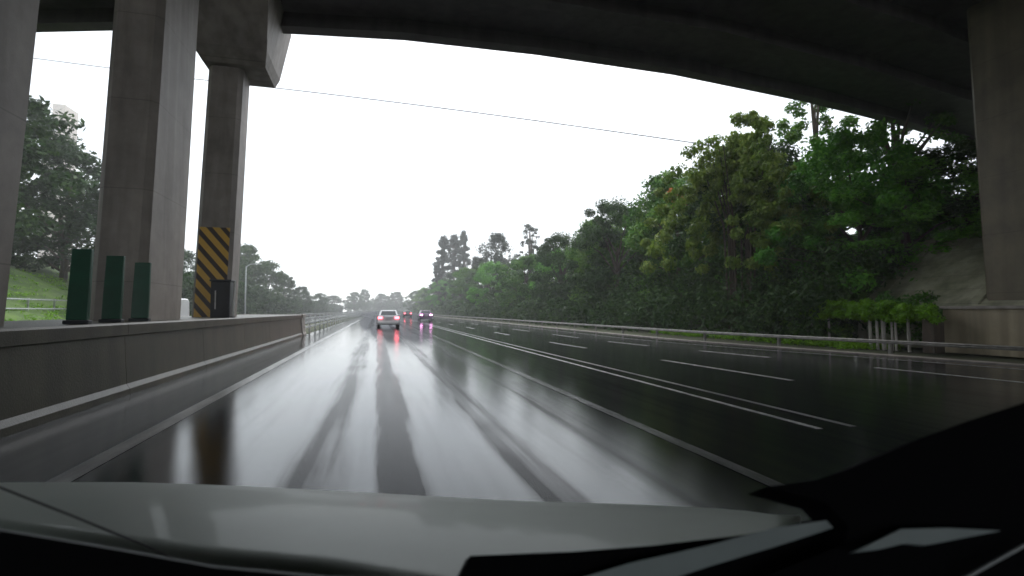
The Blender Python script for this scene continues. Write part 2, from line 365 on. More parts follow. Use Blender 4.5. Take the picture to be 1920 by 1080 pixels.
# ------------------------------------------------------------------ the viaduct
Z_DECK = 12.2
edge_px = [(-260, 62), (-100, 58), (60, 54), (240, 50), (400, 51), (530, 55), (760, 68), (1000, 95), (1250, 132), (1490, 182), (1680, 230), (1830, 282), (1960, 340), (2120, 400)]
far_edge = [at_z(x, y, Z_DECK) for x, y in edge_px]
far_edge = [Vector((-48, far_edge[0].y - 9, Z_DECK)), Vector((-28, far_edge[0].y - 3.2, Z_DECK))] + far_edge
far_edge.append(far_edge[-1] + (far_edge[-1] - far_edge[-3]) * 1.6)
via = thing('viaduct', 'dark concrete viaduct deck crossing overhead above the wet motorway', 'bridge', (0, 6, 0))
slab = MB(); path = far_edge
dirn = Vector((-.1, -1, 0)).normalized()
front = [Vector((p.x, p.y, Z_DECK)) for p in path]; back = [p + dirn * (p.y + 36) for p in front]
k = len(front); up = Vector((0, 0, 1.6))
slab.add([*front, *back, *[p + up for p in front], *[p + up for p in back]],
         [(i, i+1, k+i+1, k+i) for i in range(k-1)] + [(2*k+i, 3*k+i, 3*k+i+1, 2*k+i+1) for i in range(k-1)] +
         [(i, 2*k+i, 2*k+i+1, i+1) for i in range(k-1)] + [(k+i, k+i+1, 3*k+i+1, 3*k+i) for i in range(k-1)])
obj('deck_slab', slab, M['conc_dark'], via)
par = MB(); par.sweep([(0, 0), (.3, 0), (.3, 1.0), (0, 1.0)], [p + Vector((0, -.3, 1.603)) for p in front])
obj('parapet', par, M['conc'], via)
for j, off in enumerate((1.0, 4.0, 7.0, 10.0)):
    g = MB(); pth = [p + dirn * off for p in front]
    g.sweep([(-.28, -.55), (.28, -.55), (.22, -.003), (-.22, -.003)], pth)
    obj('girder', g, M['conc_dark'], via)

def pier(label, xa, xb, y0, y1, lean, ztop, cap=None, mtl='conc', stripes=False):
    t = thing('viaduct_pier', label, 'pier', ((xa+xb)/2, (y0+y1)/2, 0), 'concrete piers carrying the viaduct')
    def ring(z, gx=0, gy=0, c=.14):
        s = lean * z / ztop; x0, x1, a, b = xa-gx, xb+gx, y0+s-gy, y1+s+gy
        return [(x0+c,a,z),(x1-c,a,z),(x1,a+c,z),(x1,b-c,z),(x1-c,b,z),(x0+c,b,z),(x0,b-c,z),(x0,a+c,z)]
    zs_ = cap[0] if cap else ztop
    obj('shaft', MB().loft([ring(0), ring(zs_*.5), ring(zs_)]), M[mtl], t)
    if cap:
        zc, gx, gy = cap
        if stripes:      # hammerhead: wider towards the lane and long in the direction of travel
            def rc(z, x0, x1, a, b_): return [(x0, a, z), (x1, a, z), (x1, b_, z), (x0, b_, z)]
            obj('capital', MB().loft([rc(zc+.003, xa-.1, -3.85, 19.15, 20.9), rc(zc+.35, xa-.3, -3.7, 18.6, 21.0), rc(ztop-.002, xa-1.0, -3.35, 16.9, 21.2)]), M[mtl], t)
        else:
            obj('capital', MB().loft([ring(zc+.003, .02, .02), ring(zc+.95, gx*.7, gy*.7), ring(ztop-.56, gx, gy)]), M[mtl], t)
    if stripes:
        st = MB(); z0, z1 = 1.15, 4.15
        def r3(z, e):
            s = lean*z/ztop
            return [(xa+.10, y0+s-e, z), (xb-.10, y0+s-e, z), (xb-.10, y0+s-.001, z), (xa+.10, y0+s-.001, z)]
        st.loft([r3(z0, .012), r3(z1, .012)]); obj('hazard_stripes', st, M['stripe'], t)
    return t
pier('broad bare concrete pier behind the three green panels', -5.72, -4.72, 12.2, 14.5, 1.0, Z_DECK)
pr = pier('square pier with yellow and black hazard stripes near its foot', -5.72, -4.62, 18.2, 19.35, 1.5, Z_DECK, (9.9, 0, 0), stripes=True)
pier('nearest pier cut off by the left edge of the photo', -5.9, -4.7, 5.6, 8.2, 1.15, Z_DECK)
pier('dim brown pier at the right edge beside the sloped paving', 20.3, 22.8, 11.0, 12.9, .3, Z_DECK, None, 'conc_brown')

# ------------------------------------------------------------------ median barrier
bar = thing('median_barrier', 'long grey concrete median wall at the left of the lane', 'barrier', (-5.6, 10, 0))
Y0B, Y1B = -6, 32
prof = [(-3.97, 0), (-3.98, .10), (-4.03, .18), (-4.08, .98), (-4.03, 1.0), (-4.03, 1.17), (-4.06, 1.2), (-7.14, 1.2), (-7.17, 1.17), (-7.17, 1.0), (-7.12, .98), (-7.18, .32), (-7.28, 0)]
cuts = [Y0B + 4*i for i in range(0, 10)]; cuts[-1] = Y1B - 1.2
b = MB()
for a, c in zip(cuts, cuts[1:]): b.loft([[(x, y, z) for x, z in prof] for y in (a + .0045, c - .0045)])
obj('wall_section', b, M['conc_wet_shade'], bar)
e = MB(); e.loft([[(x * (1 if x > -5.5 else 1) + (.05 if x > -5.5 else -.05), y, z * 1.01 + .01) for x, z in prof] for y in (Y1B - 1.18, Y1B)])
obj('end_block', e, M['conc'], bar)
for c in cuts[:-1]: obj('joint', MB().box(-7.0, -4.1, c - .004, c + .004, .02, 1.15), M['dark_metal'], bar)
for i, (y, hgt, lb) in enumerate(((9.35, 1.17, 'dark green anti-glare panel, nearest and tallest of three on the barrier'),
                      (10.4, 1.17, 'dark green anti-glare panel, middle one of three on the barrier'),
                      (11.5, 1.15, 'dark green anti-glare panel, farthest of three on the barrier'))):
    t = thing('glare_panel', lb, 'panel', (-4.45, y, 1.2), 'green anti-glare panels on the barrier')
    p = MB(); ln = .07
    p.loft([[(-4.45 + a*.145*(1 if z < 2.2 else .93), y + bb*.035 + ln*(z-1.2), z) for a, bb in ((-1,-1),(1,-1),(1,1),(-1,1))] for z in (1.26, 1.6, 2.25, 1.2 + hgt)])
    obj('blade', p, M['green_panel'], t, bevel=.012)
    obj('foot', MB().box(-4.62, -4.28, y-.06, y+.06, 1.2, 1.258), M['dark_metal'], t, bevel=.01)
cb = thing('roadside_cabinet', 'dark box cabinet standing on the barrier before the striped pier', 'cabinet', (-4.46, 17.05, 1.2))
obj('body', MB().box(-4.72, -4.2, 16.8, 17.3, 1.2, 2.27), M['dark_metal'], cb, bevel=.02)
obj('lid', MB().box(-4.75, -4.17, 16.77, 17.33, 2.272, 2.33), M['dark_metal'], cb, bevel=.01)
obj('hinge_bar', MB().box(-4.6, -4.57, 16.78, 16.797, 1.45, 2.0), M['galv'], cb)
mp_ = thing('marker_post', 'thin white marker post beside the dark cabinet on the barrier', 'post', (-4.12, 16.85, 1.2))
obj('shaft', MB().tube([(-4.12, 16.85, 1.2), (-4.11, 16.95, 2.3)], [.03, .026], 8), M['white'], mp_)
obj('base', MB().tube([(-4.12, 16.85, 1.2), (-4.12, 16.85, 1.23)], .06, 8), M['dark_metal'], mp_)

# steel guardrail after the wall
WB = [(0, -.15), (.05, -.12), (.05, -.05), (0, -.02), (0, .02), (.05, .05), (.05, .12), (0, .15), (-.012, .15), (-.012, -.15)]
def guardrail(label, path, zs_, posts, pz, flip=1, post_r=.05, prof=WB, loc=None, m='galv'):
    g = thing('guardrail', label, 'guardrail', loc or path[0])
    for z in zs_:
        mb = MB(); mb.sweep([(u*flip, v) for u, v in prof], [(x, y, h + z) for x, y, h in path]); obj('rail', mb, M[m], g)
    for (x, y, h) in posts:
        obj('post', MB().box(x-post_r-.02*flip-.04*flip, x+post_r-.02*flip-.04*flip, y-post_r, y+post_r, h, h + pz), M[m], g)
    return g
RR2 = [(-.03, -.06), (.03, -.06), (.045, -.02), (.03, 0), (.045, .03), (.02, .06), (-.03, .06)]
RR = [(-.03, -.045), (.04, -.045), (.05, 0), (.04, .045), (-.03, .045)]
guardrail('four-rail steel median guardrail carrying on past the concrete wall', [(-4.1, 32.05, 0), (-4.1, 60, 0), (-4.1, 100, 0), (-4.1, 180, 0)], (.42, .68, .94, 1.2),
          [(-4.2, 33 + 3.2*i, 0) for i in range(40)], 1.25, prof=RR)
guardrail('low steel guardrail along the right verge below the trees', [(edge_x(y, 14.6, 17.0), y, 0) for y in (3, 6, 9, 12, 15, 18, 21, 25, 40, 80, 150, 300)], (.40,),
          [(edge_x(y, 14.6, 17.0) + .12, y, 0) for y in [5 + 4*i for i in range(50)]], .36, flip=-1, prof=RR2, m='galv_dark')
guardrail('double-rail guardrail on the grassy bank behind the left piers', [(-23.2, 24, 1.2), (-23.2, 36, 1.2), (-23.2, 52, 1.2), (-23.2, 75, 1.2)], (.35, 1.0),
          [(-23.35, 25 + 3*i, 1.0) for i in range(16)], 1.3, prof=RR)
kp = MB(); kp.sweep([(-.15, 0), (.15, 0), (.15, .03), (.12, .04), (-.12, .04), (-.15, .03)], [(edge_x(y, 14.0, 16.4), y, 0) for y in (0, 3, 6, 9, 12, 15, 18, 21, 25, 40, 80, 200, 500)])
struct('kerb', kp, M['conc'])
kl = MB(); kl.box(-20.3, -20.0, -10, 500, -.02, .14); struct('kerb', kl, M['conc'])

# ------------------------------------------------------------------ foliage
def leaves(centres, radii, per, size, seed, droop=0, squash=.8, aspect=.45):
    """quads scattered through the volume of many clumps -> verts, faces"""
    g = np.random.default_rng(seed); cs = np.repeat(np.array(centres, float), per, 0); rs = np.repeat(np.array(radii, float), per)
    n = len(cs); d = g.normal(size=(n, 3)); d /= np.linalg.norm(d, axis=1)[:, None]
    rr = g.random(n) ** .45
    p = cs + d * (rs * rr)[:, None] * np.array([1, 1, squash])
    nrm = d * .7 + g.normal(size=(n, 3)) * .6 + np.array([0, 0, .45]); nrm /= np.linalg.norm(nrm, axis=1)[:, None]
    t = g.normal(size=(n, 3)); t[:, 2] -= droop * 2
    t -= nrm * (t * nrm).sum(1)[:, None]; t /= np.linalg.norm(t, axis=1)[:, None]
    bt = np.cross(nrm, t); sz = (np.repeat(np.array(size), per) if np.ndim(size) else size) * (g.random(n) * .9 + .55)
    a = t * (sz * .5)[:, None]; b = bt * (sz * aspect * .5)[:, None]
    v = np.stack([p - a, p + b - a*.1, p + a, p - b - a*.1], 1).reshape(-1, 3)
    return v, n
def leaf_obj(name, v, n, m, parent=None):
    me = bpy.data.meshes.new(name)
    me.vertices.add(4*n); me.vertices.foreach_set('co', v.astype(np.float32).ravel())
    me.loops.add(4*n); me.loops.foreach_set('vertex_index', np.arange(4*n, dtype=np.int32))
    me.polygons.add(n); me.polygons.foreach_set('loop_start', np.arange(0, 4*n, 4, dtype=np.int32))
    me.polygons.foreach_set('loop_total', np.full(n, 4, dtype=np.int32))
    me.update(); me.validate(); me.materials.append(m)
    o = bpy.data.objects.new(name, me); C.objects.link(o); o.parent = parent; return o
def crown_points(kind, H, W, seed):
    r2 = random.Random(seed); cs = []; rs = []
    if kind == 'broad':
        for _ in range(95):
            u = r2.random(); z = H * (.18 + .8 * u); prof_ = math.sin(math.pi * min(1, .12 + u * .86)) ** .6
            a = r2.uniform(0, 6.283); q = W * .5 * prof_ * r2.random() ** .45 * r2.uniform(.75, 1.12)
            cs.append((q*math.cos(a), q*math.sin(a), z)); rs.append(r2.uniform(.45, 1.05) * H / 11)
    elif kind == 'tall':
        for _ in range(80):
            u = r2.random() ** .9; z = H * (.12 + .87 * u); a = r2.uniform(0, 6.283)
            q = W * .5 * (math.sin(math.pi * (.18 + .8*u)) ** .7) * r2.random() ** .5
            cs.append((q*math.cos(a), q*math.sin(a), z)); rs.append(r2.uniform(.5, .9) * H / 20)
    elif kind == 'sparse':
        for k_ in range(70):
            u = r2.random(); z = H * (.3 + .7 * u); a = r2.uniform(0, 6.283); q = W * .5 * (1.05 - u) ** .45 * r2.uniform(.2, 1)
            cs.append((q*math.cos(a), q*math.sin(a), z)); rs.append(r2.uniform(.3, .6) * H / 16)
    elif kind == 'droop':
        for k_ in range(26):
            a = r2.uniform(0, 6.283); top = H * r2.uniform(.62, 1.0); L = W * .5 * r2.uniform(.35, 1.1)
            for s_ in range(9):
                t_ = s_ / 8; q = .3 + L * t_ ** .8; z = top * (1 - .02) - (t_ ** 2) * top * r2.uniform(.42, .6)
                cs.append((q*math.cos(a) + r2.uniform(-.2, .2), q*math.sin(a) + r2.uniform(-.2, .2), z)); rs.append(r2.uniform(.28, .55))
    elif kind == 'shrub':
        for _ in range(40):
            a = r2.uniform(0, 6.283); q = W * .5 * r2.random() ** .5; z = H * r2.uniform(.08, .95) * (1 - .35 * (q / (W*.5)) ** 2)
            cs.append((q*math.cos(a), q*math.sin(a), z)); rs.append(r2.uniform(.3, .6) * H / 3)
    return cs, rs
def make_tree(name, kind, H, W, leafm, per, size, seed, label, cat='tree', loc=(0,0,0), group=None, droop=0):
    t = thing(name, label, cat, (0, 0, 0), group)
    cs, rs = crown_points(kind, H, W, seed); r2 = random.Random(seed + 99)
    tr = MB(); h0 = H * (.9 if kind in ('tall', 'sparse') else .62); r0 = .02 * H + .05
    if kind != 'shrub':
        pts = [(r2.uniform(-.02, .02)*H*(i > 0), r2.uniform(-.02, .02)*H*(i > 0), -0.4 + (h0 + .4)*i/5) for i in range(6)]
        if kind != 'droop':
            tr.tube(pts, [r0 * (1.25 if i == 0 else 1 - .8*i/5) for i in range(6)], 8)
            for c in r2.sample(cs, min(14, len(cs))):
                zb = min(h0*.95, max(H*.15, c[2] * .62)); q = zb / h0
                bse = Vector((pts[min(5, int(q*5))][0], pts[min(5, int(q*5))][1], zb))
                mid = bse.lerp(Vector(c), .55) + Vector((0, 0, .04*H))
                tr.tube([bse, mid, c], [r0*.4, r0*.2, r0*.06], 5)
        else:
            for i in range(16):
                a = r2.uniform(0, 6.28); q = r2.uniform(.1, .8); tp = r2.uniform(.3, .9)
                tr.tube([(q*math.cos(a), q*math.sin(a), -.3), (q*1.3*math.cos(a), q*1.3*math.sin(a), H*.5), ((q+tp)*math.cos(a)*1.6, (q+tp)*math.sin(a)*1.6, H*.85)], [.06, .05, .02], 5)
        obj('trunk' if kind != 'droop' else 'stems', tr, M['bark'], t)
    v, n_ = leaves(cs, rs, per, size, seed, droop)
    leaf_obj('crown' if kind != 'shrub' else 'foliage', v, n_, leafm, t)
    t.location = loc; return t
G = 'trees along the right verge'
near_a = make_tree('broadleaf_tree', 'broad', 12, 9.5, M['leaf_dark'], 330, .23, 11, 'dark broadleaf tree right behind the yellow-green bamboo', loc=(22.5, 27, 0), group=G)
near_b = make_tree('broadleaf_tree', 'broad', 9.8, 10, M['leaf_green'], 320, .23, 12, 'fresh green tree between the bamboo and the sloped paving', loc=(22.5, 19.5, .3), group=G)
near_c = make_tree('broadleaf_tree', 'broad', 12, 9.5, M['leaf_mid'], 260, .30, 13, 'mid green tree just left of the yellow-green bamboo', loc=(22, 34, 0), group=G)
bam = make_tree('bamboo_clump', 'droop', 12.4, 9.5, M['leaf_yellow'], 130, .26, 21, 'yellow-green bamboo drooping over the right verge', cat='bamboo', loc=(19.6, 24.2, 0), droop=1)
top_t = make_tree('feathery_tree', 'sparse', 15.5, 9.5, M['leaf_mid'], 130, .24, 31, 'thin feathery tree whose top stands against the deck edge', loc=(25.2, 24.6, 0), group=G)
dup(top_t, (28.5, 22.5, 1), 2.1, (1.1, 1.1, .95), 'lacy tree top showing rightmost under the deck edge', G)
dup(near_b, (24.2, 18.6, 2.5), 2.2, (1, 1, .6), 'deep green tree leaning out from under the deck edge', G)
dup(near_a, (27, 17.2, 3.5), 4.2, (1, 1, .48), 'dark tree rooted above the sloped paving, left of the brown pier', G)
dup(near_b, (25.5, 25.5, 1.5), 5.1, (1.15, 1.15, .9), 'dense green tree directly below the feathery tree', G)
for x, y, h, lb in ((25.5, 31, 1.04, 'tall mid green tree filling the skyline behind the bamboo'), (25.5, 38, .98, 'mid green tree behind the one left of the bamboo'),
                    (25, 45, .92, 'back-row tree on the steep part of the canopy skyline'), (25, 53, .88, 'back-row tree at the foot of the steep canopy skyline'),
                    (25.5, 66, .85, 'back-row tree right beside the thin lacy tree')):
    dup(near_c, (x, y, 0), rnd.uniform(0, 6), (1.15, 1.15, h), lb, G)
far = [(20.8, 42, 1.0, .96, near_a, 'dark rounded tree where the verge canopy starts to drop from the bamboo'),
       (22.5, 48, 1.0, .92, near_c, 'mid green tree with a ragged top left of the bamboo, behind the guardrail'),
       (20.5, 55, .95, .86, near_a, 'dark low tree midway along the right verge row'),
       (23, 62, 1.0, 0.97, near_b, 'fresh green tree right of the thin lacy tree'),
       (20.5, 70, 1.0, .80, near_c, 'mid green tree directly below the thin lacy tree'),
       (22.5, 80, 1.05, .84, near_a, 'dark tree under the gap between lacy tree and round tall tree'),
       (20.8, 92, 1.1, 1.06, near_b, 'green tree in front of the tall round-headed tree'),
       (22.5, 105, 1.1, .98, near_a, 'dark tree just left of the tall round-headed tree'),
       (21, 120, 1.1, 1.0, near_c, 'mid green tree at the foot of the tall poplars'),
       (22, 138, 1.2, 1.05, near_a, 'dark tree in front of the leftmost poplar'),
       (20.5, 160, 1.2, 1.15, near_b, 'greyed green tree right after the poplars end'),
       (21.5, 185, 1.25, 1.0, near_a, 'hazy dark tree above the plum car'),
       (20, 215, 1.25, .95, near_c, 'hazy tree above the grey car far ahead'),
       (19, 255, 1.3, .95, near_a, 'pale hazy tree, last of the right row before the vanishing point')]
for i, (x, y, s1, s2, src, lb) in enumerate(far):
    dup(src, (x, y, -.1), rnd.uniform(0, 6), (s1, s1, s2), lb, G)
pop = make_tree('poplar_tree', 'tall', 27, 5.6, M['leaf_conifer'], 150, .55, 41, 'narrow tall tree, leftmost of the cluster above the right row', loc=(21.5, 172, 0), group='tall narrow trees above the right row')
dup(pop, (24.6, 168, 0), 1.3, (1, 1, 1.0), 'narrow tall tree second from left in the far cluster', 'tall narrow trees above the right row')
dup(pop, (27.5, 166, 0), 2.6, (.8, .8, 1.04), 'slimmest tall tree, third from left in the far cluster', 'tall narrow trees above the right row')
dup(pop, (19.4, 170, 0), 4.0, (.7, .7, .62), 'short narrow tree at the left foot of the tall cluster', 'tall narrow trees above the right row')
dup(pop, (29.5, 155, 0), 4.6, (.8, .8, .68), 'short narrow tree right of the tall cluster', 'tall narrow trees above the right row')
make_tree('round_headed_tree', 'broad', 19, 9, M['leaf_conifer'], 90, .5, 51, 'tall round-headed tree alone on the skyline between poplars and lacy tree', loc=(26, 112, 0), group=G)
make_tree('feathery_tree', 'sparse', 17.5, 8, M['leaf_conifer'], 60, .32, 61, 'thin lacy tree with a spindly top on the far skyline', loc=(27, 89, 0), group=G)
bl = MB(); cs_, rs_ = [], []
v, n_ = leaves([(20.4 + rnd.uniform(-.8, .8), 31.5 + rnd.uniform(-.8, .8), 9.3 + rnd.uniform(-.4, .4)) for _ in range(9)], [.5]*9, 60, .22, 5)
o = leaf_obj('orange_blossom', v - np.array([22, 34, 0]), n_, M['bloom'], near_c)
# undergrowth filling below the right row
cs, rs, sz = [], [], []
for i in range(1500):
    y = 17.5 + (rnd.random() ** 1.9) * 260; x = rnd.uniform(17.3, 22.5); hmax = 4.2 if x > 19 else 2.4
    cs.append((x, y, rnd.random() ** .8 * hmax)); rs.append(rnd.uniform(.5, 1.1) * (1 + y/200)); sz.append(.19 + y * .0032)
g = np.random.default_rng(3)
v, n_ = leaves(cs, rs, 60, np.array(sz), 77)
tag(leaf_obj('undergrowth', v, n_, M['leaf_dark']), 'dense dark undergrowth below the right row of trees', 'undergrowth', kind='stuff')

# left side trees behind the piers
GL = 'trees on the left bank'
lf = make_tree('broadleaf_tree', 'broad', 17, 13, M['leaf_dark'], 170, .45, 71, 'dusky tree leftmost between the cut-off pier and the broad pier', loc=(-33, 38, 4.5), group=GL)
for (x, y, z, s, h, lb) in [(-31, 46, 4, 1.15, 1.05, 'dusky tree beside the left edge of the broad pier'),
                            (-38, 50, 6, 1.35, 1.25, 'tall tree on the bank below the beige tower'),
                            (-30, 60, 3, 1.1, .85, 'lower tree seen just above the green panels'),
                            (-35, 42, 5, 1.25, 1.15, 'dark tree filling the bank behind the leftmost tree'),
                            (-36, 62, 4, 1.2, 1.1, 'dark tree beyond the bank, close to the broad pier'),
                            (-29, 88, 0, .8, .62, 'small round tree in the gap between the two front piers')]:
    dup(lf, (x, y, z), rnd.uniform(0, 6), (s, s, h), lb, GL)
GB = 'hazy trees beyond the opposite road'
bg_t = make_tree('domed_tree', 'broad', 15, 13, M['leaf_dark'], 110, .6, 81, 'big domed grey-green tree right of the striped pier', loc=(-27, 118, 0), group=GB)
for (x, y, s, h, lb) in [(-33, 128, 1.1, .98, 'hazy tree just behind the lamp post'),
                         (-26, 108, .8, .78, 'lower hazy tree in front of the domed tree'),
                         (-30, 122, 1.1, .9, 'wide hazy tree between the lamp post and the domed tree'),
                         (-25, 130, .85, .86, 'hazy tree on the right shoulder of the domed tree'),
                         (-23.5, 146, .7, .72, 'small hazy tree with a frond-like tip over the left row'),
                         (-23, 175, .7, .6, 'low hazy tree past the frond-tipped one'),
                         (-22, 215, .8, .55, 'faint low tree where the left row flattens'),
                         (-13, 330, 1.0, .85, 'pale tree left of the twin tips at the road end'),
                         (-8, 360, .9, 1.05, 'pale twin-tipped tree over the vanishing point'),
                         (4, 400, 1.4, .95, 'pale tree right of the twin tips at the road end'),
                         (14, 380, 1.4, 1.0, 'pale tree closing the road end above the white car'),
                         (-24, 300, 1.5, .65, 'pale low tree at the far end of the left row')]:
    dup(bg_t, (x, y, 0), rnd.uniform(0, 6), (s, s, h), lb, GB)
cs, rs, sz = [], [], []
for i in range(900):
    y = 50 + rnd.random() ** 1.4 * 290; x = rnd.uniform(-23.5, -20.8); cs.append((x, y, rnd.random() ** .8 * (5.6 if y < 110 else 4.4) )); rs.append(rnd.uniform(.7, 1.2)); sz.append(.3 + y * .003)
v, n_ = leaves(cs, rs, 90, np.array(sz), 78)
tag(leaf_obj('roadside_thicket', v, n_, M['leaf_dark']), 'dark leafy thicket lining the far side of the opposite road', 'thicket', kind='stuff')
cs = [(rnd.uniform(-24, 40), rnd.uniform(420, 450), rnd.uniform(0, 9)) for _ in range(260)]
v, n_ = leaves(cs, [3.0]*260, 40, np.full(260, 1.6), 79)
tag(leaf_obj('far_wood', v, n_, M['leaf_dark']), 'pale misty wood closing the end of the road', 'wood', kind='stuff')
# grass tufts on the left bank
cs = [(rnd.uniform(-31, -21), rnd.uniform(22, 80), 0) for _ in range(700)]
def bank(x): return np.interp(-x, [20.3, 21.5, 24.5, 30, 36], [-.08, .5, 1.7, 4.6, 7.0])
cs = [(x, y, bank(x) + .1) for x, y, z in cs]
v, n_ = leaves(cs, [.6]*700, 26, np.full(700, .3), 80, squash=.35, aspect=.2)
tag(leaf_obj('bank_grass', v, n_, M['leaf_hedge']), 'bright green grass on the left bank', 'grass', kind='stuff')
cs = [(rnd.uniform(17.3, 19.5), rnd.uniform(15, 30), .08) for _ in range(300)]
v, n_ = leaves(cs, [.5]*300, 30, np.full(300, .22), 82, squash=.3, aspect=.2)
tag(leaf_obj('verge_grass', v, n_, M['leaf_hedge']), 'bright green grass behind the right guardrail', 'grass', kind='stuff')

# ------------------------------------------------------------------ right side under the deck
ab = thing('abutment', 'mossy sloped concrete paving under the deck at right', 'abutment', (22, 8, 0))
s_ = MB(); s_.loft([[(19.9, y, 0), (20.1, y, 1.6), (24, y, 4.6), (31, y, 5.4), (31, y, 0)] for y in (-8, 0, 5, 10, 14, 17.5)])
obj('slope_paving', s_, M['slope_conc'], ab)
for yy in (1, 5, 9, 13, 16.8): obj('slope_rib', MB().loft([[(20.12, y, 1.5), (23.95, y, 4.5), (23.95, y, 4.68), (20.12, y, 1.7)] for y in (yy, yy+.3)]), M['slope_conc'], ab)
rw = thing('retaining_wall', 'low tan concrete wall beyond the guardrail at far right', 'wall', (19, 6, 0))
obj('wall_face', MB().box(18.6, 19.0, -4, 13.1, 0, 1.46), M['conc_tan'], rw, bevel=.02)
obj('coping', MB().box(18.52, 19.08, -4, 13.15, 1.463, 1.56), M['conc'], rw, bevel=.015)

hd = thing('clipped_hedge', 'bright green clipped hedge raised on pale stakes by the guardrail', 'hedge', (18.6, 15.5, 0))
A = at_x(1505, 600, 18.6); B = at_x(1752, 600, 17.9)
cs, rs = [], []
for i in range(190):
    t_ = rnd.random(); p = Vector((A.x, A.y, 0)).lerp(Vector((B.x, B.y, 0)), t_)
    top = .70 * (math.sin(math.pi * min(1, .08 + t_ * .9)) ** .4)
    cs.append((p.x + rnd.uniform(-.5, .5), p.y + rnd.uniform(-.25, .25), 1.12 + rnd.random() * .62 * top / .7)); rs.append(rnd.uniform(.16, .28))
v, n_ = leaves(cs, rs, 170, .11, 91, squash=.7)
o = leaf_obj('foliage', v - np.array([18.6, 15.5, 0]), n_, M['leaf_hedge'], hd)
for px, wd in ((1515, .04), (1524, .06), (1555, .04), (1632, .06), (1645, .05), (1657, .07), (1673, .04), (1680, .04), (1704, .05)):
    p = at_x(px, 610, 18.2); obj('stake', MB().tube([(p.x, p.y, -.05), (p.x, p.y + .03, 1.2)], wd, 7), M['stake'], hd)
p = at_x(1750, 600, 18.0); obj('gate_post', MB().box(p.x-.25, p.x+.2, p.y-.2, p.y+.2, 0, 1.25), M['bark'], hd, bevel=.02)

sh = make_tree('shrub', 'shrub', 1.9, 2.6, M['leaf_mid'], 110, .14, 95, 'loose dark green shrub at the left end of the clipped hedge', cat='shrub', loc=(18.9, 18.2, 0), group='shrubs by the clipped hedge')
dup(sh, (19.6, 20.6, 0), 2, (1.2, 1.2, 1.25), 'taller shrub a little left of the clipped hedge', 'shrubs by the clipped hedge')
dup(sh, (19.5, 14.6, .3), 4, (1.3, 1.1, 1.1), 'shrub peeping over the top of the clipped hedge', 'shrubs by the clipped hedge')
# ------------------------------------------------------------------ lamp post, tower, cable
lp = at_x(460, 560, -19.5)
lm = thing('street_lamp', 'pale lamp post beyond the opposite road right of the striped pier', 'street lamp', (lp.x, lp.y, 0))
obj('pole', MB().tube([(lp.x, lp.y, 0), (lp.x, lp.y, 4), (lp.x+.02, lp.y, 8.2)], [.14, .11, .08], 8), M['galv'], lm)
obj('arm', MB().tube([(lp.x, lp.y, 8.15), (lp.x+.6, lp.y, 8.6), (lp.x+1.5, lp.y, 8.7)], [.07, .06, .05], 6), M['galv'], lm)
obj('lamp_head', MB().box(lp.x+1.3, lp.x+2.2, lp.y-.15, lp.y+.15, 8.62, 8.76), M['white'], lm, bevel=.03)
tp = at_d(102, 583, 260)
tw = thing('tower_block', 'beige tower block rising above the left trees', 'building', (tp.x, tp.y, 0))
obj('wall', MB().box(tp.x-5, tp.x+4, tp.y-6, tp.y+6, 0, 98), M['tower'], tw)
obj('roof', MB().box(tp.x-1, tp.x+4.2, tp.y-6.2, tp.y+6.2, 98.003, 106), M['tower'], tw)
for zz in range(60, 97, 4):
    for xx in (-4, -1, 2):
        obj('window', MB().box(tp.x+xx, tp.x+xx+1.8, tp.y-6.06, tp.y-6.003, zz, zz+2), M['glass'], tw)
pa = at_d(365, 148, 60); pb = at_d(1330, 272, 48)
cbl = MB(); pts = []
for i in range(25):
    t_ = i / 24; p = pa.lerp(pb, t_); p.z -= .9 * math.sin(math.pi * t_) * -.3; pts.append(p)
ca = obj('overhead_cable', MB().tube([Vector(pa) + (pa - pb)*.8] + pts + [Vector(pb) + (pb - pa)*.4], .055, 5), M['dark_metal'])
tag(ca, 'thin grey cable slung across the white sky', 'cable')

